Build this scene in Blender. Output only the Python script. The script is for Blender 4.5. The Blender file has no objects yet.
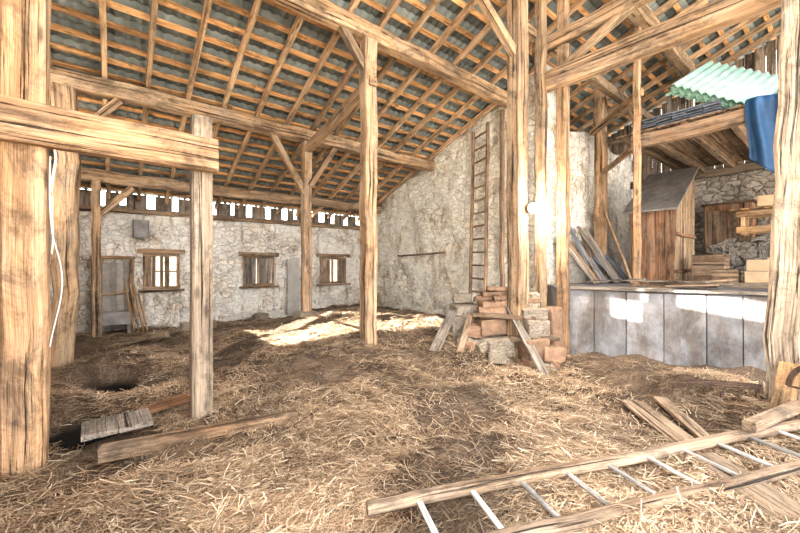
import bpy, math, random
import numpy as np
from mathutils import Vector, Matrix, noise
random.seed(7); rng=np.random.default_rng(7)
V=Vector
SC=bpy.context.scene
def R(a,b): return random.uniform(a,b)

# ------------------------------------------------------------ materials
def newmat(name):
    m=bpy.data.materials.new(name); m.use_nodes=True
    nt=m.node_tree; nt.nodes.clear()
    out=nt.nodes.new('ShaderNodeOutputMaterial'); b=nt.nodes.new('ShaderNodeBsdfPrincipled')
    nt.links.new(b.outputs[0],out.inputs[0]); b.inputs['Roughness'].default_value=.85
    b.inputs['Specular IOR Level'].default_value=.25
    return m,nt,b,out
def N(nt,t,**k):
    n=nt.nodes.new(t)
    for a,v in k.items(): setattr(n,a,v)
    return n
def ramp(nt,src,stops):
    r=N(nt,'ShaderNodeValToRGB'); e=r.color_ramp.elements
    while len(e)<len(stops): e.new(.5)
    for i,(p,c) in enumerate(stops):
        e[i].position=p; e[i].color=(c,c,c,1) if isinstance(c,(int,float)) else (*c,1)
    nt.links.new(src,r.inputs[0]); return r.outputs[0]
def mixc(nt,mode,f,a,b):
    m=N(nt,'ShaderNodeMix',data_type='RGBA',blend_type=mode)
    for idx,v in ((0,f),(6,a),(7,b)):
        if hasattr(v,'is_linked'): nt.links.new(v,m.inputs[idx])
        elif isinstance(v,(int,float)): m.inputs[idx].default_value=v if idx==0 else (v,v,v,1)
        else: m.inputs[idx].default_value=(*v,1)
    return m.outputs[2]
def noisen(nt,vec,scale,detail=5,rough=.6,dist=0):
    n=N(nt,'ShaderNodeTexNoise'); n.inputs['Scale'].default_value=scale; n.inputs['Detail'].default_value=detail
    n.inputs['Roughness'].default_value=rough; n.inputs['Distortion'].default_value=dist
    if vec is not None: nt.links.new(vec,n.inputs['Vector'])
    return n.outputs['Fac']
def mapn(nt,vec,s):
    m=N(nt,'ShaderNodeMapping'); m.inputs['Scale'].default_value=s; nt.links.new(vec,m.inputs['Vector']); return m.outputs[0]
def bump(nt,b,h,st,d=.02):
    n=N(nt,'ShaderNodeBump'); n.inputs['Strength'].default_value=st; n.inputs['Distance'].default_value=d
    nt.links.new(h,n.inputs['Height']); nt.links.new(n.outputs[0],b.inputs['Normal'])
def ds(c,k=.03,m=.95):
    g=sum(c)/3; return tuple((x*(1-k)+g*k)*m for x in c)

def wood(name,dark,mid,light,crack=.95,var=.35,gray=(.27,.22,.175),gamt=.42):
    dark,mid,light=ds(dark),ds(mid),ds(light)
    m,nt,b,o=newmat(name)
    a=N(nt,'ShaderNodeAttribute',attribute_name='gc').outputs['Vector']
    rv=N(nt,'ShaderNodeAttribute',attribute_name='rv').outputs['Fac']
    n1=noisen(nt,mapn(nt,a,(7,7,.7)),1,6,.65,.3)
    n2=noisen(nt,mapn(nt,a,(60,60,1.6)),1,3,.6)
    n3=noisen(nt,mapn(nt,a,(22,22,.35)),1,5,.75,.15)
    n4=noisen(nt,mapn(nt,a,(3,3,1.3)),1,6,.7,.4)
    c=ramp(nt,n1,[(.28,dark),(.5,mid),(.72,light)])
    g=ramp(nt,n4,[(.42,0),(.60,gamt)])
    c=mixc(nt,'MIX',g,c,gray)
    f=ramp(nt,n2,[(.3,.55),(.65,1.12)])
    c=mixc(nt,'MULTIPLY',.8,c,f)
    ck=ramp(nt,n3,[(.38,.03),(.44,1)])
    c=mixc(nt,'MULTIPLY',crack,c,ck)
    vo=N(nt,'ShaderNodeTexVoronoi'); vo.inputs['Scale'].default_value=1
    nt.links.new(mapn(nt,a,(5,5,1.6)),vo.inputs['Vector'])
    kn=ramp(nt,vo.outputs['Distance'],[(.07,.25),(.16,1)])
    c=mixc(nt,'MULTIPLY',.8,c,kn)
    st=ramp(nt,noisen(nt,mapn(nt,a,(3.5,3.5,2)),1,8,.8,.5),[(.40,.30),(.52,1)])
    c=mixc(nt,'MULTIPLY',.75,c,st)
    v=ramp(nt,rv,[(0,1-var),(1,1+var*.4)])
    c=mixc(nt,'MULTIPLY',1,c,v)
    nt.links.new(c,b.inputs['Base Color'])
    h=mixc(nt,'MULTIPLY',1,f,ck); bump(nt,b,h,.9,.018)
    return m
W_POST=wood('old_post_wood',(.21,.105,.045),(.54,.315,.16),(.78,.53,.32),gamt=.35)
W_PALE=wood('pale_post_wood',(.30,.215,.15),(.58,.44,.31),(.76,.63,.48))
W_DARK=wood('weathered_brown_wood',(.11,.06,.035),(.29,.175,.10),(.50,.35,.22))
W_BEAM=wood('beam_wood',(.20,.11,.055),(.49,.305,.165),(.70,.51,.32),gamt=.45)
W_RAFT=wood('rafter_wood',(.34,.19,.09),(.66,.42,.23),(.86,.61,.38),crack=.4,gamt=.25)
W_BATT=wood('batten_wood',(.40,.19,.07),(.82,.43,.17),(.97,.60,.29),crack=.3,gamt=.1,var=.4)
W_GRAY=wood('gray_plank_wood',(.13,.105,.085),(.29,.245,.205),(.48,.42,.36),gamt=.5)
W_LADD=wood('ladder_wood',(.18,.11,.065),(.37,.25,.16),(.58,.43,.29),gamt=.4)
W_RUNG=wood('pale_rung_wood',(.42,.39,.36),(.62,.59,.55),(.8,.78,.73),crack=.2,gamt=.3,gray=(.6,.6,.6))
W_ORNG=wood('orange_crate_wood',(.36,.17,.07),(.60,.34,.15),(.76,.48,.25),crack=.5)
W_RUST=wood('red_brown_wood',(.14,.06,.03),(.32,.15,.07),(.48,.26,.14),crack=.6)
W_GABL=wood('gable_plank_wood',(.10,.065,.04),(.25,.17,.11),(.38,.28,.19),gamt=.5)

def stonewall(name,base,stain,darkc,stonec,amt=.5,s=1.,shape=.28):
    m,nt,b,o=newmat(name)
    p=N(nt,'ShaderNodeNewGeometry').outputs['Position']
    big=noisen(nt,p,.9*s,8,.75,.4); med=noisen(nt,p,3.0*s,10,.8,.6); fine=noisen(nt,p,20*s,7,.75)
    wn=N(nt,'ShaderNodeTexNoise'); wn.inputs['Scale'].default_value=3; nt.links.new(p,wn.inputs['Vector'])
    ad=N(nt,'ShaderNodeVectorMath',operation='MULTIPLY_ADD'); ad.inputs[1].default_value=(.25,.25,.25)
    nt.links.new(wn.outputs['Color'],ad.inputs[0]); nt.links.new(p,ad.inputs[2])
    mv=mapn(nt,ad.outputs[0],(1,1,1.7))
    vo=N(nt,'ShaderNodeTexVoronoi',feature='DISTANCE_TO_EDGE'); vo.inputs['Scale'].default_value=4.2*s; nt.links.new(mv,vo.inputs['Vector'])
    joints=ramp(nt,vo.outputs['Distance'],[(.0,.42),(.11,1)])
    vc=N(nt,'ShaderNodeTexVoronoi'); vc.inputs['Scale'].default_value=4.2*s; nt.links.new(mv,vc.inputs['Vector'])
    sepc=N(nt,'ShaderNodeSeparateColor'); nt.links.new(vc.outputs['Color'],sepc.inputs[0])
    stv=ramp(nt,sepc.outputs[0],[(0,.60),(1,1.15)])
    c=ramp(nt,med,[(.35,stain),(.45,base),(.72,tuple(min(1,x*1.10) for x in base))])
    c=mixc(nt,'MULTIPLY',shape*.7,c,joints); c=mixc(nt,'MULTIPLY',shape*.6,c,stv)
    c2=ramp(nt,fine,[(.3,stonec),(.7,tuple(min(1,x*1.35) for x in stonec))])
    c2=mixc(nt,'MULTIPLY',1,c2,stv)
    msk=ramp(nt,big,[(.53-.10*amt,0.),(.61,amt)])
    stonep=mixc(nt,'MULTIPLY',.9,c2,joints)
    c=mixc(nt,'MIX',msk,c,stonep)
    dm=ramp(nt,noisen(nt,mapn(nt,p,(2.2,2.2,1.0)),1,10,.84,.7),[(.40,darkc),(.48,(1,1,1))])
    c=mixc(nt,'MULTIPLY',1,c,dm)
    sp=ramp(nt,noisen(nt,p,8,9,.85,.3),[(.38,.25),(.45,1)]); c=mixc(nt,'MULTIPLY',.55,c,sp)
    f=ramp(nt,fine,[(.3,.68),(.6,1.06)]); c=mixc(nt,'MULTIPLY',.9,c,f)
    nt.links.new(c,b.inputs['Base Color'])
    h=mixc(nt,'MIX',.5,med,joints); h=mixc(nt,'MIX',.3,h,fine)
    bump(nt,b,h,1,.15)
    return m
M_PLAST=stonewall('lime_plaster_stone',(1,.94,.86),(.74,.64,.52),(.54,.45,.36),(.70,.60,.48),.7)
M_PLAST2=stonewall('gable_plaster_stone',(1,.94,.83),(.86,.72,.53),(.62,.51,.38),(.80,.68,.51),.6)
M_RUBB=stonewall('rubble_stone',(.30,.265,.23),(.17,.145,.12),(.4,.38,.35),(.29,.26,.22),.9,1.8)
M_RWALL=stonewall('gray_masonry',(.42,.37,.32),(.27,.23,.19),(.45,.4,.36),(.33,.285,.24),1,1,.9)
M_BLOCK=stonewall('cut_stone',(.46,.385,.30),(.30,.225,.16),(.5,.42,.35),(.38,.31,.24),.3,2.5,.1)

def simple(name,c1,c2,sc=6,rough=.8,metal=0,bs=.3):
    m,nt,b,o=newmat(name); p=N(nt,'ShaderNodeNewGeometry').outputs['Position']
    n=noisen(nt,p,sc,9,.75,.3); c=ramp(nt,n,[(.32,c1),(.66,c2)])
    at=N(nt,'ShaderNodeAttribute',attribute_name='rv').outputs['Fac']
    v=ramp(nt,at,[(0,.7),(1,1.15)]); c=mixc(nt,'MULTIPLY',1,c,v)
    nt.links.new(c,b.inputs['Base Color']); b.inputs['Roughness'].default_value=rough; b.inputs['Metallic'].default_value=metal
    bump(nt,b,n,bs,.02); return m
def conc():
    m,nt,b,o=newmat('blue_gray_concrete'); p=N(nt,'ShaderNodeNewGeometry').outputs['Position']
    n=noisen(nt,p,1.8,9,.7,.4); c=ramp(nt,n,[(.34,(.13,.125,.125)),(.5,(.23,.228,.24)),(.66,(.34,.34,.355))])
    n2=noisen(nt,mapn(nt,p,(2.5,2.5,1)),1,8,.75,.3); d=ramp(nt,n2,[(.40,(.55,.45,.36)),(.54,(1,1,1))]); c=mixc(nt,'MULTIPLY',.8,c,d)
    at=N(nt,'ShaderNodeAttribute',attribute_name='rv').outputs['Fac']
    v=ramp(nt,at,[(0,.72),(1,1.15)]); c=mixc(nt,'MULTIPLY',1,c,v)
    nt.links.new(c,b.inputs['Base Color']); bump(nt,b,n,.4,.03); return m
M_CONC=conc()
M_SLATE=simple('dark_slate',(.05,.06,.08),(.18,.2,.24),9,.5)
M_IRON=simple('rusty_iron',(.05,.035,.03),(.16,.10,.07),20,.6,.5)
M_TARP=simple('blue_tarp',(.006,.025,.065),(.015,.065,.16),3,.5)
M_GREEN=simple('green_corrugated',(.16,.38,.28),(.38,.58,.48),3,.45)
M_GREENW=simple('pale_corrugated',(.28,.35,.37),(.48,.54,.57),3,.45)
M_WHITE=simple('white_cable',(.7,.7,.7),(.85,.85,.85),3,.5)
M_BRICK=simple('brown_stone',(.15,.085,.055),(.37,.23,.145),9)
M_PALEST=simple('pale_panel',(.40,.37,.33),(.58,.54,.49),4)
M_PAPER=simple('cardboard',(.36,.25,.15),(.52,.39,.25),4)
M_DOOR=simple('grimy_metal_sheet',(.10,.09,.085),(.26,.245,.23),4,.6,.2)
M_GATE=simple('faded_door_paint',(.16,.14,.12),(.36,.32,.28),4,.7)
M_ROOF=simple('roof_sheet',(.085,.10,.095),(.20,.22,.215),2.5,.6,.1,.3)
def glassmat():
    m=bpy.data.materials.new('dusty_glass'); m.use_nodes=True; nt=m.node_tree; nt.nodes.clear()
    out=N(nt,'ShaderNodeOutputMaterial'); t=N(nt,'ShaderNodeBsdfTransparent'); d=N(nt,'ShaderNodeBsdfTranslucent')
    p=N(nt,'ShaderNodeNewGeometry').outputs['Position']
    c=ramp(nt,noisen(nt,p,7,7,.75,.4),[(.35,(.08,.06,.04)),(.65,(.36,.32,.28))]); nt.links.new(c,d.inputs[0])
    t.inputs[0].default_value=(.35,.35,.35,1)
    mx=N(nt,'ShaderNodeMixShader'); mx.inputs[0].default_value=.88
    nt.links.new(t.outputs[0],mx.inputs[1]); nt.links.new(d.outputs[0],mx.inputs[2]); nt.links.new(mx.outputs[0],out.inputs[0]); return m
M_GLASS=glassmat()
def glaremat():  # emitter for the added lamp that stands in for a glare
    m=bpy.data.materials.new('added_glare_bulb'); m.use_nodes=True; nt=m.node_tree; nt.nodes.clear()
    out=N(nt,'ShaderNodeOutputMaterial'); e=N(nt,'ShaderNodeEmission'); e.inputs[0].default_value=(1,.88,.7,1); e.inputs[1].default_value=60
    nt.links.new(e.outputs[0],out.inputs[0]); return m
M_GLARE=glaremat()

# ------------------------------------------------------------ mesh builder
class MB:
    def __init__(s): s.v=[];s.f=[];s.g=[];s.r=[];s.m=[];s.cur=0
    def add(s,vs,fs,gs=None,rv=None):
        o=len(s.v); s.v+= [tuple(p) for p in vs]
        s.g+= [tuple(p) for p in (gs if gs is not None else vs)]
        rv=random.random() if rv is None else rv
        s.r+=[rv]*len(vs)
        for f in fs: s.f.append(tuple(i+o for i in f)); s.m.append(s.cur)
    def beam(s,p1,p2,w,h=None,up=(0,0,1),jit=.008,ch=.1,seg=.5,bow=None,taper=1.,rv=None):
        p1=V(p1);p2=V(p2); h=w if h is None else h
        d=p2-p1; L=d.length; d.normalize(); up=V(up)
        if abs(d.dot(up))>.97: up=V((0,1,0))
        sd=d.cross(up).normalized(); u2=sd.cross(d).normalized()
        c=ch*min(w,h); hw=w/2; hh=h/2
        sec=[(hw-c,-hh),(hw,-hh+c),(hw,hh-c),(hw-c,hh),(-hw+c,hh),(-hw,hh-c),(-hw,-hh+c),(-hw+c,-hh)]
        n=max(1,int(L/seg)); off=V((R(0,60),R(0,60),R(0,60))); vs=[];gs=[]
        for i in range(n+1):
            t=i/n; k=1+(taper-1)*t; j1,j2=R(-jit,jit),R(-jit,jit); js=[R(-jit,jit)*.6 for _ in range(8)]
            c0=p1+d*(L*t)+sd*j1+u2*j2
            if bow: c0+=V(bow)*math.sin(math.pi*t)
            for q,(a,b) in enumerate(sec):
                a=a*k+(js[q] if a>0 else -js[q]); b=b*k+js[(q+3)%8]*.5
                vs.append(c0+sd*a+u2*b); gs.append(V((a,b,L*t))+off)
        fs=[]
        for i in range(n):
            for q in range(8):
                r=(q+1)%8; fs.append((i*8+q,i*8+r,(i+1)*8+r,(i+1)*8+q))
        fs.append(tuple(range(7,-1,-1))); fs.append(tuple(n*8+q for q in range(8)))
        s.add(vs,fs,gs,rv)
    def block(s,c,size,rz=0,tilt=(0,0),jit=.03,rv=None,round_=.03):
        M=Matrix.Translation(c)@Matrix.Rotation(rz,4,'Z')@Matrix.Rotation(tilt[0],4,'X')@Matrix.Rotation(tilt[1],4,'Y')
        n=4; idx={}; vs=[];fs=[]; sd=V((R(0,99),R(0,99),R(0,99)))
        pos=[-1,-.84,0,.84,1]
        def vid(i,j,k):
            key=(i,j,k)
            if key not in idx:
                p=V((pos[i],pos[j],pos[k])); q=p.copy()
                ex=sum(abs(x)>.99 for x in p)
                sc=1-round_*(ex-1) if ex>1 else 1
                p=V((p.x*size[0]/2,p.y*size[1]/2,p.z*size[2]/2))*sc
                p+=noise.noise_vector(q*1.1+sd)*jit
                idx[key]=len(vs); vs.append(M@p)
            return idx[key]
        for a in range(n):
            for b in range(n):
                fs.append((vid(a,b,0),vid(a,b+1,0),vid(a+1,b+1,0),vid(a+1,b,0)))
                fs.append((vid(a,b,n),vid(a+1,b,n),vid(a+1,b+1,n),vid(a,b+1,n)))
                fs.append((vid(a,0,b),vid(a+1,0,b),vid(a+1,0,b+1),vid(a,0,b+1)))
                fs.append((vid(a,n,b),vid(a,n,b+1),vid(a+1,n,b+1),vid(a+1,n,b)))
                fs.append((vid(0,a,b),vid(0,a,b+1),vid(0,a+1,b+1),vid(0,a+1,b)))
                fs.append((vid(n,a,b),vid(n,a+1,b),vid(n,a+1,b+1),vid(n,a,b+1)))
        s.add(vs,fs,None,rv)
    def panel(s,o,ud,u0,u1,zb,topf,th,nrm,disp=.03,res=.09):
        o=V(o);ud=V(ud);nrm=V(nrm); nu=max(1,int((u1-u0)/res)); ht=max(topf(u0),topf(u1))-zb; nv=max(1,int(ht/res)); vs=[]
        for side in (0,1):
            for i in range(nu+1):
                u=u0+(u1-u0)*i/nu; tp=topf(u)
                for j in range(nv+1):
                    z=zb+(tp-zb)*j/nv; p=o+ud*u+V((0,0,z))
                    if side==0: p+=nrm*(noise.fractal(p*1.4,1,2,4)*disp*1.2+noise.noise(V((p.x*4,p.y*4,p.z*7)))*disp*.8+noise.noise(p*9)*disp*.35)
                    else: p-=nrm*th
                    vs.append(p)
        M=(nu+1)*(nv+1); fs=[]; a=lambda i,j:i*(nv+1)+j
        for i in range(nu):
            for j in range(nv):
                q=(a(i,j),a(i+1,j),a(i+1,j+1),a(i,j+1)); fs.append(q); fs.append(tuple(x+M for x in q[::-1]))
        for i in range(nu):
            fs.append((a(i,0),a(i,0)+M,a(i+1,0)+M,a(i+1,0))); fs.append((a(i,nv),a(i+1,nv),a(i+1,nv)+M,a(i,nv)+M))
        for j in range(nv):
            fs.append((a(0,j),a(0,j+1),a(0,j+1)+M,a(0,j)+M)); fs.append((a(nu,j),a(nu,j)+M,a(nu,j+1)+M,a(nu,j+1)))
        s.add(vs,fs,None,.5)
    def corr(s,o,ux,uy,w,l,period,amp,n=None,rv=None,th=.004):
        o=V(o);ux=V(ux).normalized();uy=V(uy).normalized();nn=ux.cross(uy).normalized()
        k=max(2,int(round(w/period*6))); vs=[]
        for q in (0,th):
            for i in range(k+1):
                a=w*i/k; hgt=amp*math.sin(2*math.pi*(a+(o.x if n else 0))/period)
                for b in (0,l): vs.append(o+ux*a+uy*b+nn*(hgt+q))
        fs=[];M=(k+1)*2
        for i in range(k):
            fs.append((2*i,2*i+2,2*i+3,2*i+1)); fs.append((M+2*i,M+2*i+1,M+2*i+3,M+2*i+2))
            fs.append((2*i,M+2*i,M+2*i+2,2*i+2)); fs.append((2*i+1,2*i+3,M+2*i+3,M+2*i+1))
        s.add(vs,fs,None,rv)
    def obj(s,name,mats,smooth=False,parent=None):
        me=bpy.data.meshes.new(name)
        va=np.array(s.v,dtype=float); c=V(((va[:,0].min()+va[:,0].max())/2,(va[:,1].min()+va[:,1].max())/2,va[:,2].min()))
        me.from_pydata([(x-c.x,y-c.y,z-c.z) for x,y,z in s.v],[],s.f)
        a=me.attributes.new('gc','FLOAT_VECTOR','POINT'); a.data.foreach_set('vector',np.array(s.g,dtype=np.float32).ravel())
        a=me.attributes.new('rv','FLOAT','POINT'); a.data.foreach_set('value',np.array(s.r,dtype=np.float32))
        for m in (mats if isinstance(mats,list) else [mats]): me.materials.append(m)
        me.polygons.foreach_set('material_index',s.m)
        if smooth: me.polygons.foreach_set('use_smooth',[True]*len(me.polygons))
        me.update()
        ob=bpy.data.objects.new(name,me); ob.location=c; SC.collection.objects.link(ob)
        return ob
def timber(name,mat,p1,p2,w,h=None,**k):
    b=MB(); b.beam(p1,p2,w,h,**k); return b.obj(name,mat)

# ------------------------------------------------------------ geometry of the barn
BY=11.62; GX=7.4; FX=12.5; LX=-1.3; SL=.35
roofz=lambda y: 7.467-SL*y
wv=[(rng.uniform(-1,1)*f,rng.uniform(-1,1)*f,rng.uniform(0,6.28),a) for f,a in [(2,.03)]*4+[(5,.018)]*6+[(11,.010)]*8+[(24,.006)]*10]
def hgt(x,y):
    x=np.asarray(x,dtype=float);y=np.asarray(y,dtype=float)
    z=.56*np.exp(-((x-4.0)**2+(y-6.3)**2)/5.2)+.22*np.exp(-((x-6.5)**2+(y-1.3)**2)/2.2)+.18*np.exp(-((x-6.6)**2+(y-10)**2)/5)
    z+=.22*np.exp(-((x+.05)**2+(y-7.25)**2)/.30)+.10*np.exp(-((x-2.4)**2+(y-3.7)**2)/1.2)
    z-=1.0*np.exp(-((x+.08)**2/.055+(y-6.25)**2/.16))+.50*np.exp(-((x+.20)**2/.12+(y-4.85)**2/.10))
    for kx,ky,ph,a in wv: z=z+a*np.sin(kx*x+ky*y+ph)
    return z
H=lambda x,y: float(hgt(x,y))

def grid_floor():
    xs=np.arange(LX-.4,GX+.3,.06); ys=np.arange(-3.5,BY+.2,.06)
    X,Y=np.meshgrid(xs,ys,indexing='ij'); Z=hgt(X,Y)
    nx,ny=X.shape; vs=np.stack([X,Y,Z],-1).reshape(-1,3)
    i=np.arange(nx-1)[:,None]*ny+np.arange(ny-1)[None,:]; f=np.stack([i,i+ny,i+ny+1,i+1],-1).reshape(-1,4)
    me=bpy.data.meshes.new('floor'); me.from_pydata(vs.tolist(),[],f.tolist()); 
    me.polygons.foreach_set('use_smooth',[True]*len(me.polygons)); me.update()
    m,nt,b,o=newmat('trodden_hay_earth'); p=N(nt,'ShaderNodeNewGeometry').outputs['Position']
    n1=noisen(nt,p,1.6,8,.7,.5)
    rot=N(nt,'ShaderNodeMapping'); rot.inputs['Scale'].default_value=(8,90,20); rot.inputs['Rotation'].default_value=(0,0,.6); nt.links.new(p,rot.inputs[0])
    rot2=N(nt,'ShaderNodeMapping'); rot2.inputs['Scale'].default_value=(90,9,20); rot2.inputs['Rotation'].default_value=(0,0,.3); nt.links.new(p,rot2.inputs[0])
    a=noisen(nt,rot.outputs[0],1,4,.6,.8); c_=noisen(nt,rot2.outputs[0],1,4,.6,.8)
    mx=mixc(nt,'LIGHTEN',1,a,c_)
    col=ramp(nt,mx,[(.42,(.045,.03,.02)),(.58,(.155,.105,.07)),(.72,(.34,.25,.165))])
    d=ramp(nt,n1,[(.38,.35),(.58,1.1)]); col=mixc(nt,'MULTIPLY',.95,col,d)
    # shade of the dug-out hollows painted into the soil colour by height
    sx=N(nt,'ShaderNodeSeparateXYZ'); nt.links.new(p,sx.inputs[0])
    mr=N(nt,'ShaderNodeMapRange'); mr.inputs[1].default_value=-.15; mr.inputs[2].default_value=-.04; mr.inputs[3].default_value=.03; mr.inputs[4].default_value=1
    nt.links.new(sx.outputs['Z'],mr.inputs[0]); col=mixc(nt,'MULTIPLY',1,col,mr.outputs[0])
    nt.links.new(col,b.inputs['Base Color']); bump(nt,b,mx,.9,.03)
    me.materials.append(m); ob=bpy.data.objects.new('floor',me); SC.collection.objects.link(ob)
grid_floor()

mb=MB(); mb.add([(-60,-60,-1.1),(70,-60,-1.1),(70,70,-1.1),(-60,70,-1.1)],[(0,1,2,3)],None,.6)
M_OUT=simple('pale_dry_ground',(.44,.40,.34),(.64,.59,.51),.8); mb.obj('ground',M_OUT)

def straw(n,name):
    r=np.exp(rng.uniform(np.log(1.25),np.log(14.5),n)); th=rng.uniform(-1.25,1.2,n)
    a=math.radians(51.7)-th
    x=r*np.cos(a); y=r*np.sin(a)
    ok=(x>LX+.15)&(x<GX-.15)&(y<BY-.15)&(y>-1.5)
    ok&=~((x>6.15)&(y<4.0))
    ok&=~((np.abs(x-.02)<.28)&(np.abs(y-4.3)<.24))
    ok&=~(((x+.08)**2/.055+(y-6.25)**2/.16)<2.0)
    ok&=~(((x+.20)**2/.12+(y-4.85)**2/.10)<1.2)
    patch=np.sin(x*2.1+1.9*np.sin(y*1.3+.5))+np.sin(y*2.6+1.5*np.sin(x*1.7))+.7*np.sin(x*6.1+y*3.3)*np.sin(y*5.2-x*2.2)
    ok&=(rng.random(n)<np.clip(.64+.46*patch,.08,1))
    x,y,patch=x[ok],y[ok],patch[ok]; n=len(x); r=r[ok]
    clump=np.sin(x*3.1+1.3*np.sin(y*2.3))+np.sin(y*3.7+1.7*np.sin(x*1.9))
    L=rng.uniform(.035,.18,n)*(1+.03*r); yaw=rng.uniform(0,6.283,n)+0; 
    flow=np.sin(x*1.7)+np.cos(y*1.3); yaw=np.where(rng.random(n)<.4,flow+rng.normal(0,.5,n),yaw)
    pit=rng.normal(0,.15,n); bend=rng.normal(0,.4,n); w=rng.uniform(.0009,.0023,n)*(1+.14*r)
    z0=hgt(x,y)+rng.uniform(.0,.03,n)+np.abs(L*np.sin(pit))*.4
    dx,dy=np.cos(yaw),np.sin(yaw); px,py=-dy,dx
    vs=np.zeros((n,6,3))
    for s,(t) in enumerate((-.5,0,.5)):
        cx=x+dx*L*t*np.cos(pit)+px*bend*L*(.25-t*t); cy=y+dy*L*t*np.cos(pit)+py*bend*L*(.25-t*t)
        cz=z0+L*t*np.sin(pit)+ .08*L*(.25-t*t)*2
        for q,sg in enumerate((-1,1)):
            vs[:,s*2+q,0]=cx+px*w*sg; vs[:,s*2+q,1]=cy+py*w*sg; vs[:,s*2+q,2]=cz+w*sg*rng.uniform(-.8,.8,n)
    base=(np.arange(n)*6)[:,None]
    f=np.concatenate([base+np.array([0,1,3,2]),base+np.array([2,3,5,4])],1).reshape(-1,4)
    me=bpy.data.meshes.new(name); nv=n*6; nf=n*2
    me.vertices.add(nv); me.vertices.foreach_set('co',vs.reshape(-1).astype(np.float32))
    me.loops.add(nf*4); me.loops.foreach_set('vertex_index',f.reshape(-1).astype(np.int32))
    me.polygons.add(nf); me.polygons.foreach_set('loop_start',(np.arange(nf)*4).astype(np.int32))
    pal=np.array([(.39,.285,.185),(.50,.39,.27),(.28,.19,.12),(.18,.115,.07),(.66,.55,.41),(.085,.052,.033),(.33,.225,.14)])
    pr=np.array([.20,.13,.2,.18,.06,.12,.11]); ci=rng.choice(len(pal),n,p=pr); c=pal[ci]*rng.uniform(.8,1.15,(n,1))
    c*= np.clip(1+.13*clump+.14*patch,.45,1.45)[:,None]; c=np.clip(c,0,1)
    ca=me.attributes.new('sc','FLOAT_COLOR','POINT'); cc=np.ones((n,6,4)); cc[:,:,:3]=c[:,None,:]
    ca.data.foreach_set('color',cc.reshape(-1).astype(np.float32))
    me.update(calc_edges=True); me.validate()
    m,nt,b,o=newmat('straw'); at=N(nt,'ShaderNodeAttribute',attribute_name='sc')
    nt.links.new(at.outputs['Color'],b.inputs['Base Color']); b.inputs['Roughness'].default_value=.6
    me.materials.append(m); ob=bpy.data.objects.new(name,me); SC.collection.objects.link(ob)
straw(440000,'loose_hay')

# walls ---------------------------------------------------------------
wins=[(.50,1.34,.98,1.95),(3.0,3.98,.98,1.93),(5.56,6.66,.98,1.93)]
mb=MB(); o=(0,BY,0); ud=(1,0,0); nr=(0,-1,0); TOP=2.98
xs=[LX-.3]
tf=lambda u: TOP
for a,b_,zb,zt in wins:
    mb.panel(o,ud,xs[-1],a,-.6,tf,.42,nr,.065)
    mb.panel(o,ud,a,b_,-.6,lambda u,zb=zb:zb,.42,nr,.065)
    mb.panel(o,ud,a,b_,zt,tf,.42,nr,.065); xs.append(b_)
mb.panel(o,ud,xs[-1],GX+.4,-.6,tf,.42,nr,.065)
mb.obj('wall_back',M_PLAST,True)
mb=MB(); mb.panel((GX,0,0),(0,1,0),4.2,BY+.4,-.6,lambda y:roofz(y)+.15,.5,(-1,0,0),.07); mb.obj('wall_gable',M_PLAST2,True)
mb=MB(); mb.panel((0,4.2,0),(1,0,0),GX+.5,FX,-.6,lambda x:4.95+.12*math.sin(x*2.1),.45,(0,-1,0)); mb.obj('wall_inner',M_PLAST,True)
mb=MB(); mb.panel((FX,0,0),(0,1,0),-3,12.1,-.6,lambda y:4.0 if y<4.2 else 3.5,.5,(-1,0,0),.07); mb.obj('wall_right',M_RWALL,True)
mb=MB(); y=-3
while y<12:
    w=R(.17,.24); mb.beam((FX+.08,y+w/2,3.4),(FX+.08+R(-.01,.01),y+w/2,roofz(y+w/2)+.1),w-.008,.03,up=(1,0,0),jit=.002,seg=2); y+=w
mb.beam((FX-.05,-3,4.1),(FX-.05,12,4.1),.18,.2); mb.beam((FX-.05,-3,5.6),(FX-.05,5,5.6),.16,.16)
for yy in (-1,1.4,3.8): mb.beam((FX-.06,yy,4.2),(FX-.06,yy,roofz(yy)),.16,.16)
mb.obj('wall_right_planks',W_GABL)
# left plank wall, with openings added to aim sun at floor and platform (y0,y1,z0,z1)
sun_gaps=[(6.8,8.5,3.0,4.25),(6.85,8.9,2.05,2.95),(3.35,4.55,5.20,5.46),(4.7,5.0,4.86,5.16)]
mb=MB(); y=1.0
while y<BY:
    w=R(.15,.22); segs=[(-.3,roofz(y+w)+.12)]
    for (h0,h1,z0,z1) in sun_gaps:
        if y+w*.5>h0 and y+w*.5<h1:
            ns=[]
            for a,b_ in segs:
                if z1<=a or z0>=b_: ns.append((a,b_))
                else:
                    if z0-a>.02: ns.append((a,z0))
                    if b_-z1>.02: ns.append((z1,b_))
            segs=ns
    rv=random.random()
    for a,b_ in segs: mb.beam((LX,y+w/2,a),(LX,y+w/2,b_),w+.01,.035,up=(1,0,0),jit=.002,seg=1.5,rv=rv)
    y+=w
mb.obj('wall_left',W_POST)
# eave infill: boards between wall top and roof with separate small openings
mb=MB(); x=LX
while x<GX:
    w=R(.22,.46); mb.beam((x+w/2,BY+.22,2.95),(x+w/2,BY+.22,roofz(BY)+.12),w+.005,.03,up=(0,1,0),jit=.003); x+=w
    w=R(.10,.22); mb.beam((x+w/2,BY+.22,2.95),(x+w/2,BY+.22,R(3.15,3.22)),w+.01,.03,up=(0,1,0),jit=.003); x+=w
mb.obj('eave_boards',W_GRAY)

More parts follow.
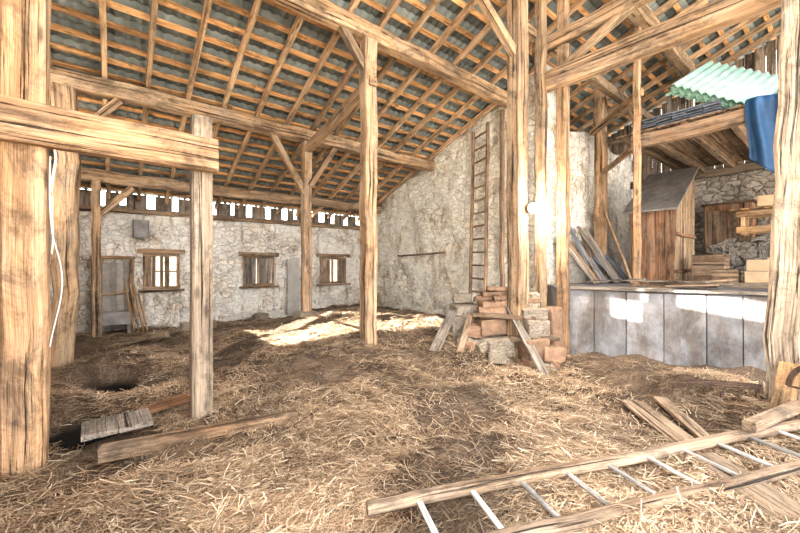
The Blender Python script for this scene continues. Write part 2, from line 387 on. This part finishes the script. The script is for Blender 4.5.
# roof ----------------------------------------------------------------
sn=V((0,SL,1)).normalized(); sd_=V((0,1,-SL)).normalized(); cs=math.sqrt(1+SL*SL)
RY0,RY1=-1.6,BY+.3
mb=MB(); x=-1.5
while x<FX+.1:
    mb.beam((x,RY0,roofz(RY0)+.07),(x,RY1,roofz(RY1)+.07),.075,.12,jit=.008,seg=1.2,bow=(R(-.03,.03),0,0)); x+=.62+R(-.03,.03)
mb.obj('roof_rafters',W_RAFT)
mb=MB(); y=RY0+.1
while y<RY1-.05:
    x=-1.6
    while x<FX+.1:
        l=R(3,4.2); x2=min(x+l,FX+.2)
        dz=R(-.006,.006); mb.beam((x,y+R(-.015,.015),roofz(y)+.155+dz),(x2,y+R(-.015,.015),roofz(y)+.155+dz),.085,.05,jit=.004,seg=1.2,up=tuple(sn)); x=x2
    y+=.335
mb.obj('roof_battens',W_BATT)
mb=MB(); y=RY0; row=0
while y<RY1-.32:
    x=-2.128+(row%2)*.456
    while x<FX+.2:
        lo=V((x,y-.03,roofz(y-.03)+.2)); mb.corr(lo,(1,0,0),sd_+sn*.02,1.0,.36*cs+.05,.152,.016,n=1)
        x+=.912
    y+=.335; row+=1
mb.obj('ceiling',M_ROOF,True)

def purlin(y,z,x0,x1,w,h,mat=W_BEAM): return timber('purlin_beam',mat,(x0,y,z),(x1,y,z),w,h,jit=.016,seg=.45)
purlin(7.8,roofz(7.8)-.14,LX,GX-.02,.26,.27)
purlin(5.08,roofz(5.08)-.13,LX,GX-.02,.24,.26)
purlin(10.5,roofz(10.5)-.16,LX,GX-.02,.22,.26)
purlin(2.5,roofz(2.5)-.14,LX,FX,.22,.26)
purlin(.2,roofz(.2)-.14,LX,FX,.22,.26)
timber('wall_plate_beam',W_BEAM,(LX,BY+.02,3.04),(GX,BY+.02,3.04),.18,.10)
purlin(5.4,roofz(5.4)-.15,GX+.5,FX,.22,.24)

def post(x,y,z0,z1,w,h=None,mat=W_POST,top=(0,0),**k):
    k.setdefault('jit',.012); k.setdefault('seg',.4)
    return timber('timber_post',mat,(x,y,z0),(x+top[0],y+top[1],z1),w,h,**k)
zt=lambda y: roofz(y)-.02
post(-.60,4.19,H(-.6,4.19)-.1,5.9,.27,mat=W_POST)
post(-.72,7.8,H(-.72,7.8)-.1,4.55,.30,mat=W_BEAM,top=(.02,0),bow=(.05,0,0),jit=.025)
post(.68,4.24,H(.68,4.24)-.1,3.16,.19,mat=W_PALE,jit=.005)
post(3.33,5.08,H(3.33,5.08)-.1,roofz(5.08)-.26,.23,mat=W_BEAM)
post(3.4,7.8,H(3.4,7.8)+.06,roofz(7.8)-.27,.20,mat=W_BEAM)
post(5.3,3.5,.0,zt(3.5),.27,mat=W_BEAM)
post(5.85,3.40,H(5.9,3.4)-.1,zt(3.4),.16,mat=W_BEAM)
post(6.10,3.12,H(6.1,3.1)-.1,zt(3.12),.17,mat=W_POST)
post(5.53,.455,H(5.5,.4)-.1,zt(.45),.27,mat=W_PALE,jit=.02,top=(.02,-.24))
post(9.5,3.9,1.22,zt(3.9)-.0,.24,mat=W_POST)
post(8.0,2.6,1.22,zt(2.6)-.25,.11,mat=W_POST)
post(-.4,10.5,-.1,roofz(10.5)-.28,.16,mat=W_BEAM)
post(7.1,5.1,.1,5.3,.09,mat=W_DARK)
mb=MB(); mb.block((3.4,7.8,H(3.4,7.8)-.02),(.46,.46,.22)); mb.obj('post_footing_stone',M_BLOCK)

timber('cross_beam',W_POST,(-.75,4.02,2.73),(.80,4.08,2.74),.12,.33,jit=.006)
def brace(a,b,w=.12,h=.14,mat=W_BEAM): return timber('brace',mat,a,b,w,h)
brace((3.4,7.8,3.25),(2.62,7.8,4.5)); brace((3.45,7.75,3.45),(4.15,7.8,4.5))
brace((3.33,5.08,4.85),(2.72,5.08,5.6)); 
timber('tie_beam',W_BEAM,(3.42,7.85,4.28),(3.35,4.95,4.72),.15,.18)
timber('tie_beam',W_BEAM,(6.0,3.5,4.88),(6.0,.2,4.80),.22,.32,jit=.015)
timber('tie_beam',W_BEAM,(6.0,3.6,5.55),(6.0,-.4,5.55),.18,.22)
timber('tie_beam',W_BEAM,(5.3,3.5,5.72),(12.4,3.5,5.72),.16,.2)
timber('tie_beam',W_BEAM,(9.5,4.1,5.0),(8.0,2.55,5.0),.12,.14)
timber('tie_beam',W_POST,(9.5,3.85,3.95),(8.0,2.62,3.95),.09,.1)
brace((5.3,3.5,5.1),(4.1,3.6,6.05)); brace((6.0,3.1,5.0),(6.0,2.0,5.5),.1,.12)
brace((-.4,10.5,2.7),(.25,10.5,3.45)); brace((-.72,7.8,3.5),(.0,7.8,4.45),.12,.12)

# added lamp on the tall post, stands in for a bright glare
L0=V((5.38,3.30,2.57)); rb=.08
mb=MB(); mb.beam(L0+V((0,.07,0)),L0+V((0,.02,0)),.12,.12,up=(0,0,1),jit=0,ch=.3); mb.cur=1
vs=[];fs=[]
for i in range(9):
    for j in range(14):
        a=math.pi*i/8; b_=2*math.pi*j/14; vs.append(L0+V((rb*math.sin(a)*math.cos(b_),rb*math.cos(a),rb*math.sin(a)*math.sin(b_)))-V((0,.04,0)))
for i in range(8):
    for j in range(14): fs.append((i*14+j,i*14+(j+1)%14,(i+1)*14+(j+1)%14,(i+1)*14+j))
mb.add(vs,fs); mb.obj('added_glare_lamp',[M_IRON,M_GLARE],True)
pl=bpy.data.lights.new('added_glare_light','POINT'); pl.energy=320; pl.color=(1,.86,.68); pl.shadow_soft_size=.06  # added point light by the bulb, brightens the surroundings
po=bpy.data.objects.new('added_glare_light',pl); SC.collection.objects.link(po); po.location=L0-V((-.02,.21,0))

# platform
mb=MB()
def polybox(mb,pts,z0,z1,rv=.5):
    n=len(pts); vs=[(*p,z0) for p in pts]+[(*p,z1) for p in pts]
    mb.add(vs,[tuple(range(n))[::-1],tuple(range(n,2*n))]+[(i,(i+1)%n,(i+1)%n+n,i+n) for i in range(n)],None,rv)
polybox(mb,[(6.33,3.15),(7.08,.6),(7.4,-2.5),(12.45,-2.5),(12.45,4.15),(7.35,4.15)],-.3,1.2)
mb.obj('floor_platform',M_CONC)
mb=MB(); P0=V((6.25,3.15,0)); P1=V((7.0,.6,0)); P2=V((7.32,-2.5,0))
def slabs(a,b):
    L=(b-a).length; d=(b-a)/L; s=0
    while s<L-.05:
        w=min(R(.38,.52),L-s); c=a+d*(s+w/2); mb.beam((c.x,c.y,-.2),(c.x+R(-.01,.01),c.y,1.19+R(-.02,.01)),w-.01,.07,up=(d.y,-d.x,0),jit=.003,ch=.08); s+=w
slabs(P0,P1); slabs(P1,P2); slabs(V((7.35,4.1,0)),P0)
mb.obj('concrete_platform_panels',M_CONC)
timber('platform_edge_plank',W_GRAY,(6.2,3.2,1.225),(6.98,.6,1.235),.16,.04)
timber('platform_edge_plank',W_GRAY,(6.98,.62,1.235),(7.3,-2.4,1.235),.16,.04)
mb=MB()
for i in range(20):
    x=R(6.9,8.6);y=R(.3,3.2);a=R(-2.0,-.9);l=R(.9,2.0); z=1.23+.03*(i%4); mb.cur=i%3
    mb.beam((x,y,z),(x+math.cos(a)*l*.6,y+math.sin(a)*l*.6,z+R(0,.08)),R(.1,.2),.028)
mb.obj('loose_plank_pile',[W_GRAY,W_DARK,W_LADD])

# stone block pile
mb=MB(); hz=H(4.9,4.0)
def bl(x,y,z,a,b_,h,rz=-.55,j=.02,c=0,t=None):
    mb.cur=c; mb.block((x,y,hz*.5+z),(a,b_,h),rz=rz+R(-.25,.25),tilt=t or (R(-.07,.07),R(-.07,.07)),jit=j)
bl(4.70,4.45,.18,.42,.38,.34); bl(4.62,4.02,.15,.38,.34,.28); bl(4.92,3.62,.17,.44,.36,.32,c=0); bl(5.28,3.20,.18,.40,.34,.34,rz=-.3,c=1)
bl(5.15,4.35,.18,.46,.42,.36); bl(5.12,3.95,.18,.40,.40,.34); bl(5.60,3.85,.18,.42,.42,.36); bl(5.60,4.3,.2,.45,.4,.36); bl(5.45,2.98,.12,.36,.26,.22,c=1)
bl(4.66,3.45,.08,.26,.20,.15,c=0); bl(4.45,4.35,.08,.3,.22,.16); 
bl(4.88,4.38,.50,.46,.36,.28); bl(5.02,3.85,.48,.44,.36,.26,c=1); bl(5.40,3.25,.50,.38,.34,.28,c=0); bl(5.45,4.15,.5,.46,.4,.28); bl(4.78,4.0,.42,.3,.24,.2,c=1,t=(.15,.1))
bl(5.72,3.15,.42,.34,.3,.8,rz=-.2,c=1)
bl(4.98,4.35,.74,.52,.42,.18,c=0); bl(5.12,3.88,.72,.5,.34,.2,c=1); bl(5.42,3.28,.74,.4,.3,.16,c=0); bl(5.45,4.15,.74,.5,.4,.2)
bl(4.98,4.46,.93,.32,.26,.16,c=0); bl(5.16,4.12,.90,.32,.18,.13,c=0); bl(5.10,3.84,.88,.46,.28,.10,c=1)
for i in range(3):
    bl(5.20+.02*i,3.92-.05*i,.97+.075*i,.56-.06*i,.28,.07,rz=-.9,c=1,j=.01)
for i in range(3):
    bl(5.48+.02*i,3.44,.80+.085*i+.05,.36,.26,.08,rz=-.7,c=i%2,j=.01)
for i in range(16):
    t=R(0,1); x=4.35+t*1.1+R(-.1,.1); y=4.3-t*1.45+R(-.15,.1); s_=R(.08,.2); mb.cur=i%2; mb.block((x,y,H(x,y)+s_*.3),(s_*1.3,s_,s_*.8),rz=R(0,3),tilt=(R(-.3,.3),R(-.3,.3)),jit=.02)
mb.cur=2
mb.beam((4.85,3.55,.98+hz*.5),(5.6,4.3,1.02+hz*.5),.12,.06); mb.beam((4.75,4.0,.70+hz*.5),(5.35,3.2,.66+hz*.5),.12,.07); mb.beam((5.0,3.45,.33+hz*.5),(5.6,2.95,.36+hz*.5),.13,.07)
mb.obj('stone_block_pile',[M_BLOCK,M_BRICK,W_DARK])
timber('leaning_plank',W_GRAY,(4.95,2.80,H(4.95,2.8)+.02),(5.22,3.62,.92),.15,.035)
timber('leaning_plank',W_GRAY,(3.98,4.15,H(4.0,4.1)+.03),(4.68,4.40,.80),.17,.035)
timber('leaning_plank',W_LADD,(4.25,3.85,H(4.2,3.8)+.03),(4.8,4.1,.75),.10,.03)

def ladder(name,b0,b1,t0,t1,n,w=.06,r=.035,mat=W_DARK,rm=None):
    b0,b1,t0,t1=map(V,(b0,b1,t0,t1)); mb=MB()
    mb.beam(b0,t0,w,w,jit=.006,ch=.3); mb.beam(b1,t1,w,w,jit=.006,ch=.3)
    if rm: mb.cur=1
    for i in range(n):
        t=(i+.6)/(n+.2); a=b0.lerp(t0,t); c=b1.lerp(t1,t); e=(c-a)*.02; mb.beam(a-e,c+e,r,r,jit=.002,ch=.3)
    return mb.obj(name,[mat]+([rm] if rm else []))
ladder('wooden_ladder',(7.02,5.55,H(7,5.6)),(7.02,6.02,H(7,6)),(7.24,5.62,5.2),(7.24,6.08,5.1),15,.085,.045)

mb=MB(); dirv=V((3.26,-1.38,0)).normalized()
A0=V((1.17,1.80,.15)); A1=A0+dirv*4.6; perp=V((-dirv.y,dirv.x,0))*-1
B0=A0+perp*.42-dirv*.08; B1=B0+dirv*4.6
A1.z=.20;B1.z=.18;B0.z=.13
mb.beam(A0,A1,.085,.075,jit=.006,ch=.3,seg=.3); mb.beam(B0,B1,.085,.075,jit=.006,ch=.3,seg=.3)
mb.cur=1
for i in range(12):
    s=.32+.36*i; a=A0+dirv*s; a.z=.15+.05*s/4.6; c=a+perp*.42; mb.beam(a-perp*.03,c+perp*.03,.035,.022,jit=.001,ch=.3)
mb.obj('long_wooden_ladder',[W_LADD,W_RUNG])
timber('timber_offcut',W_LADD,(4.05,.52,.30),(5.1,.30,.27),.09,.08)
timber('floor_plank',W_LADD,(4.62,1.56,H(4.6,1.5)+.03),(3.6,.62,H(3.7,.7)+.03),.24,.03)
timber('floor_plank',W_LADD,(4.85,1.36,H(4.8,1.3)+.05),(4.05,.74,H(4.05,.74)+.04),.13,.03)
timber('floor_plank',W_LADD,(3.45,.72,H(3.4,.7)+.05),(2.95,-.1,H(3,0)+.05),.30,.035)
mb=MB(); 
for k in range(3): 
    mb.beam((5.02+.13*k,1.30-.02*k,H(5.2,1.2)+.09),(5.35+.1*k,.60,H(5.4,.6)+.10),.018,.018,jit=.004,seg=.2)
for k in range(6):
    t=k/5; x=5.05+.30*t; y=1.28-.65*t; mb.beam((x-.04,y-.02,H(x,y)+.085),(x+.30,y,H(x,y)+.10),.016,.016)
    for q in range(3): mb.beam((x+.13*q,y,H(x,y)+.11),(x+.13*q+R(-.02,.02),y,H(x,y)+.0),.014,.014,jit=.001)
mb.obj('iron_harrow',M_IRON)
mb=MB(); c=V((5.12,.12,.42)); n=28
for i in range(n):
    a=2*math.pi*i/n; b_=2*math.pi*(i+1)/n
    mb.beam(c+V((.08*math.cos(a),.26*math.cos(a),.27*math.sin(a))),c+V((.08*math.cos(b_),.26*math.cos(b_),.27*math.sin(b_))),.045,.025,up=(1,-.3,0),jit=0,ch=.1)
for i in range(8):
    a=2*math.pi*i/8; mb.beam(c,c+V((.08*math.cos(a),.26*math.cos(a),.27*math.sin(a))),.018,.018,jit=0)
mb.beam(c-V((.1,-.03,0)),c+V((.1,-.03,0)),.07,.07,ch=.3); mb.obj('iron_cart_wheel',M_IRON)
timber('leaning_plank',W_ORNG,(5.0,.42,H(5.0,.4)),(5.34,.38,.62),.16,.03)

timber('lying_timber',W_DARK,(-.12,3.85,.05),(1.42,3.50,.07),.12,.12)
mb=MB()
for k in range(2): mb.beam((-.13+.262*k,4.08,.12),(-.15+.262*k,4.50,.115),.255,.045,jit=.003,rv=.8)
mb.obj('plank_hatch_cover',W_GRAY)
mb=MB(); mb.beam((.16,4.62,.08),(.62,4.75,.10),.2,.04); mb.obj('floor_plank',W_RUST)
timber('lying_timber',W_LADD,(.25,9.0,H(.25,9)+.08),(.75,8.4,H(.75,8.4)+.22),.10,.12)

# windows
for i,(a,b_,zb,zt_) in enumerate(wins):
    mb=MB(); y=BY+.1; t=.075
    mb.beam((a,y,zb+t/2),(b_,y,zb+t/2),.1,t,jit=.003); mb.beam((a,y,zt_-t/2),(b_,y,zt_-t/2),.1,t,jit=.003)
    for xx in (a+t/2,b_-t/2,(a+b_)/2): mb.beam((xx,y,zb),(xx,y,zt_),t*.9,.09,up=(0,1,0),jit=.003)
    if i==0: mb.beam((a,y,(zb+zt_)/2),(b_,y,(zb+zt_)/2),.05,.035,jit=.002)
    mb.beam((a-.1,y-.12,zb-.03),(b_+.1,y-.12,zb-.03),.2,.06)
    mb.beam((a-.12,BY-.0,zt_+.06),(b_+.12,BY-.0,zt_+.06),.12,.12)
    segs=[[(.08,.34),(.58,.72)],[(.04,.42),(.50,.92)],[(.05,.40),(.66,.95)]][i]
    w=b_-a
    mb.cur=2
    for s0,s1 in segs:
        xx=a+s0*w
        while xx<a+s1*w-.03:
            ww=min(.13,a+s1*w-xx); mb.beam((xx+ww/2,y-.03,zb+.03),(xx+ww/2+R(-.01,.01),y-.03,zt_-.03-R(0,.05)),ww-.004,.02,up=(0,1,0),jit=.002); xx+=ww
    mb.cur=1; mb.add([(a+.04,y+.02,zb+.04),(b_-.04,y+.02,zb+.04),(b_-.04,y+.02,zt_-.04),(a+.04,y+.02,zt_-.04)],[(0,1,2,3)])
    mb.obj('window_%d'%(i+1),[W_BEAM,M_GLASS,W_GRAY if i==1 else W_LADD])
mb=MB(); y=BY-.25
for xx in (-.48,.26): mb.beam((xx,y,-.05),(xx,y,1.86),.09,.09)
mb.beam((-.55,y,1.83),(.33,y,1.83),.09,.08); mb.beam((-.48,y,.9),(.26,y,.95),.05,.06)
mb.cur=1
for k in range(5): mb.beam((-.38+.135*k,y+.06,.02),(-.38+.135*k,y+.06,1.72-R(0,.1)),.132,.02,up=(0,1,0),jit=.002)
mb.obj('door_1',[W_BEAM,M_GATE])
mb=MB()
for k in range(4): mb.beam((.30+.09*k,BY-.55-.06*k,0),(.10+.10*k,BY-.22,1.1+R(-.2,.3)),.035,.035,jit=.01)
mb.obj('leaning_poles',W_ORNG)
# old feed trough against the back wall
mb=MB(); ty=BY-.62
mb.beam((-.35,ty,.22),(.20,ty,.22),.34,.05); mb.beam((-.35,ty-.18,.36),(.20,ty-.18,.36),.05,.30); mb.beam((-.35,ty+.18,.36),(.20,ty+.18,.36),.05,.30)
for xx in (-.35,.20): mb.beam((xx,ty-.2,.36),(xx,ty+.2,.36),.05,.30); mb.beam((xx,ty,-.05),(xx,ty,.2),.08,.3)
mb.obj('feed_trough',M_DOOR)
mb=MB(); mb.beam((4.55,BY-.14,.05),(4.55,BY-.14,1.85),.42,.05,up=(0,1,0),jit=.01); mb.obj('pale_door_panel',M_PALEST)
mb=MB()
for (x,y,s_) in ((1.7,9.9,.3),(1.25,9.5,.22),(3.3,10.9,.3)): mb.block((x,y,H(x,y)+.08),(s_*1.3,s_,.22),rz=R(0,1),jit=.06)
mb.obj('fallen_stones',M_BLOCK)
mb=MB(); mb.beam((.45,BY-.17,2.35),(.45,BY-.17,2.8),.34,.22,jit=.004); mb.obj('wall_cabinet',M_DOOR)
mb=MB(); mb.beam((GX-.08,9.4,1.95),(GX-.08,7.2,2.0),.03,.05,jit=.01,seg=.2); mb.obj('wall_batten',W_DARK)

cu=bpy.data.curves.new('electric_cable','CURVE'); cu.dimensions='3D'; cu.bevel_depth=.005
sp=cu.splines.new('NURBS'); pts=[(-.44,4.06,2.5),(-.45,4.03,1.95),(-.40,4.02,1.75),(-.36,4.02,1.55),(-.37,4.02,1.3),(-.42,4.02,1.1),(-.44,4.04,.95)]
sp.points.add(len(pts)-1)
for q,p in zip(sp.points,pts): q.co=(*p,1)
sp.use_endpoint_u=True; ob=bpy.data.objects.new('electric_cable',cu); cu.materials.append(M_WHITE); SC.collection.objects.link(ob)

# loft ---------------------------------------------------------------
mb=MB(); mb.beam((8.2,-2,4.1),(8.2,2.75,4.1),.16,.24,jit=.01)
for k in range(8): mb.beam((8.2,-1.7+k*.6,4.2),(FX-.1,-1.7+k*.6,4.2),.12,.14)
y=-2
while y<2.9:
    w=R(.16,.22); mb.beam((8.15,y+w/2,4.285),(FX-.1,y+w/2,4.285),w-.01,.03,jit=.002,seg=2); y+=w
mb.obj('hay_loft_floor',W_DARK)
mb=MB()
for k in range(6):
    for q in range(5): mb.beam((8.38+R(0,.05),1.55+.24*q+R(0,.02),4.33+.05*k),(9.3,1.55+.24*q,4.33+.05*k+R(0,.01)),.23,.024,jit=.003)
mb.obj('slate_tile_stack',M_SLATE)
mb=MB()
NL=V((8.48,2.23,5.02)); UX=V((.15,-1.14,-.78)); UY=V((1.47,-.28,.85)); NN=UX.cross(UY).normalized()
for k in range(6):
    mb.cur=1 if k==5 else 0
    mb.corr(NL+NN*.03*k+V((R(-.04,.04),R(-.03,.03),0)),UX,UY,1.42,1.72,.142,.022,th=.008)
mb.cur=0
for s_ in (0,.5,1): mb.beam(NL+UX*s_-NN*.05,NL+UX*s_+UY-NN*.05,.06,.05)
mb.obj('corrugated_sheet_stack',[M_GREEN,M_GREENW],True)
mb=MB()
for a,b_ in ((0,.1),(0,.9),(.5,.1),(.5,.9),(1,.9)):
    p=NL+UX*a+UY*b_-NN*.1; mb.beam((p.x,p.y,4.30),(p.x,p.y,max(p.z,4.4)),.07,.07)
mb.obj('stack_bearers',W_GRAY)
mb=MB(); nu,nv=26,22; vs=[]
for i in range(nu+1):
    for j in range(nv+1):
        u=i/nu; v=j/nv; y_=.25+.80*u; fold=.07*math.sin(u*17+v*1.5)*min(1,v*2.5)+.03*math.sin(u*31+2*v)
        if v<.2: x_=8.55-.48*(v/.2); z_=4.34+.02*math.sin(u*9)
        else: x_=8.06-.02-fold*.8; z_=4.34-1.5*((v-.2)/.8)*(1-.35*u*u)
        vs.append((x_,y_+.03*math.sin(v*5),z_))
fs=[(i*(nv+1)+j,(i+1)*(nv+1)+j,(i+1)*(nv+1)+j+1,i*(nv+1)+j+1) for i in range(nu) for j in range(nv)]
mb.add(vs,fs,None,.6); ob=mb.obj('blue_tarpaulin',M_TARP,True); md=ob.modifiers.new('s','SOLIDIFY'); md.thickness=.008

mb=MB(); X0,X1,Y0,Y1=9.4,10.9,2.35,3.2; zs=lambda x:2.95+(x-X0)*.68
mb.cur=1
for k in range(5): mb.beam((X0,Y0+.085+k*.17,1.2),(X0,Y0+.085+k*.17,2.90),.165,.03,up=(1,0,0),jit=.002)
mb.cur=2; x=X0+.06
while x<X1: mb.beam((x,Y0,1.2),(x,Y0,zs(x)-.02),.1,.03,up=(0,1,0),jit=.003); x+=.125
mb.cur=1
for z_ in (1.5,2.3): mb.beam((X0,Y0-.03,z_),(X1,Y0-.03,z_),.05,.08)
x=X0+.05
while x<X1: mb.beam((x,Y1,1.2),(x,Y1,zs(x)-.02),.12,.03,up=(0,1,0)); x+=.125
for k in range(5): mb.beam((X1,Y0+.085+k*.17,1.2),(X1,Y0+.085+k*.17,3.9),.165,.03,up=(1,0,0))
mb.cur=0
mb.add([(X0-.2,Y0-.1,zs(X0)-.14),(X1+.02,Y0-.1,zs(X1)),(X1+.02,Y1+.1,zs(X1)),(X0-.2,Y1+.1,zs(X0)-.14),
 (X0-.2,Y0-.1,zs(X0)-.10),(X1+.02,Y0-.1,zs(X1)+.04),(X1+.02,Y1+.1,zs(X1)+.04),(X0-.2,Y1+.1,zs(X0)-.10)],
 [(3,2,1,0),(4,5,6,7),(0,1,5,4),(1,2,6,5),(2,3,7,6),(3,0,4,7)],None,.5)
mb.obj('grain_hopper',[M_DOOR,W_RUST,W_BEAM])

mb=MB()
for z_ in range(10):
    for k in range(12):
        if z_==9 and random.random()<.4: continue
        mb.block((11.25+R(-.05,.05),.2+.165*k+R(-.04,.04)+(z_%2)*.07,1.25+.105*z_+R(-.01,.01)),(.45,R(.15,.24),R(.09,.14)),rz=R(-.2,.2),tilt=(R(-.1,.1),0),jit=.05)
for k in range(40):
    s_=R(.08,.22); mb.block((10.75+R(-.35,.2),R(.3,2.1),1.24+s_*.3),(s_*1.2,s_,s_*.8),rz=R(0,3),tilt=(R(-.3,.3),R(-.3,.3)),jit=.03)
mb.obj('rubble_low_wall',M_RUBB)
mb=MB()
for (x,y) in ((11.0,.6),(11.0,1.5),(11.4,.6),(11.4,1.5)): mb.beam((x,y,2.31),(x,y,2.85),.07,.07)
for z_ in (2.42,2.78):
    mb.beam((10.96,.5,z_),(10.96,1.6,z_),.03,.14,jit=.002); mb.beam((11.44,.5,z_),(11.44,1.6,z_),.03,.14,jit=.002)
for k in range(7): mb.beam((10.9,.5+.19*k,2.88),(11.5,.5+.19*k,2.88),.17,.03,jit=.002)
mb.obj('slatted_bench',W_ORNG)
mb=MB()
for (x,y,z,w_,d_,h_) in ((10.95,1.0,2.9,.5,.3,.22),(11.2,.6,2.9,.34,.3,.18),(9.2,1.0,1.21,.42,.34,.30),(9.35,.5,1.21,.36,.3,.34),(9.2,1.02,1.52,.34,.3,.2)):
    mb.beam((x,y,z),(x,y,z+h_),w_,d_,up=(1,0,0),jit=.003,ch=.02); mb.beam((x-.01,y-w_*.25,z+h_),(x+.01,y-w_*.5,z+h_+.09),d_,.006,up=(0,1,1),jit=.001)
mb.obj('cardboard_boxes',M_PAPER)
mb=MB()
for (x,y,s_,h_) in ((9.9,1.85,.5,.6),(9.3,1.5,.38,.3)):
    for k in range(4):
        for yy in (y-s_/2,y+s_/2): mb.beam((x-s_/2,yy,1.25+h_*(k+.5)/4),(x+s_/2,yy,1.25+h_*(k+.5)/4),.02,h_/4-.01,jit=.001)
        for xx in (x-s_/2,x+s_/2): mb.beam((xx,y-s_/2,1.25+h_*(k+.5)/4),(xx,y+s_/2,1.25+h_*(k+.5)/4),.02,h_/4-.01,jit=.001)
    for xx in (x-s_/2+.03,x+s_/2-.03):
        for yy in (y-s_/2+.03,y+s_/2-.03): mb.beam((xx,yy,1.22),(xx,yy,1.25+h_),.04,.04,jit=.001)
mb.obj('wooden_crates',W_DARK)

mb=MB()
for k in range(13):
    x=7.95+k*.15+R(-.05,.05); mb.cur=k%3; mb.beam((x+R(-.1,.1),3.55-R(0,.25),1.24),(x+R(-.25,.15),4.08,R(2.0,2.7)),R(.1,.18),.025,up=(0,1,0))
mb.obj('leaning_board_stack',[W_GRAY,W_DARK,M_SLATE])
timber('leaning_pole',W_POST,(8.6,2.9,1.24),(9.35,3.75,3.0),.05,.05)
ladder('loft_ladder',(8.9,2.75,4.3),(9.2,2.75,4.3),(8.95,3.3,5.7),(9.25,3.3,5.7),6,.05,.03)
# brown cupboard standing on the platform against the far wall
mb=MB(); cx,cy=12.1,1.9
mb.beam((cx,cy,1.2),(cx,cy,3.15),.9,.5,up=(1,0,0),jit=.002,ch=.02); mb.cur=1
for s_ in (-.22,.22): mb.beam((cx-.27,cy+s_,1.35),(cx-.27,cy+s_,3.0),.40,.03,up=(1,0,0),jit=.002,ch=.1); mb.beam((cx-.3,cy+s_*.2,2.1),(cx-.3,cy+s_*.2,2.2),.02,.02)
mb.beam((cx-.02,cy-.5,3.17),(cx-.02,cy+.5,3.17),.58,.05,jit=.002)
mb.obj('wooden_cupboard',[W_RUST,W_DARK])

# ------------------------------------------------------------ light
w=bpy.data.worlds.new('World'); SC.world=w; w.use_nodes=True; nt=w.node_tree; nt.nodes.clear()
out=N(nt,'ShaderNodeOutputWorld'); bg=N(nt,'ShaderNodeBackground'); bg.inputs[0].default_value=(1,.985,.965,1); bg.inputs[1].default_value=9.0
nt.links.new(bg.outputs[0],out.inputs[0])
sl=bpy.data.lights.new('sun','SUN'); sl.energy=85; sl.color=(1,.92,.78); sl.angle=.008
so=bpy.data.objects.new('sun',sl); SC.collection.objects.link(so); so.rotation_euler=V((.85,-.28,-.45)).to_track_quat('-Z','Y').to_euler()
so.location=(-20,8,12)

SC.view_settings.view_transform='Standard'
SC.view_settings.exposure=0; SC.view_settings.gamma=1.0
cd=bpy.data.cameras.new('camera'); cd.sensor_width=36; cd.lens=356/800*36; cd.clip_start=.05
co=bpy.data.objects.new('camera',cd); SC.collection.objects.link(co); co.location=(0,0,1.6)
co.rotation_euler=(math.radians(90),0,math.radians(-38.3)); SC.camera=co
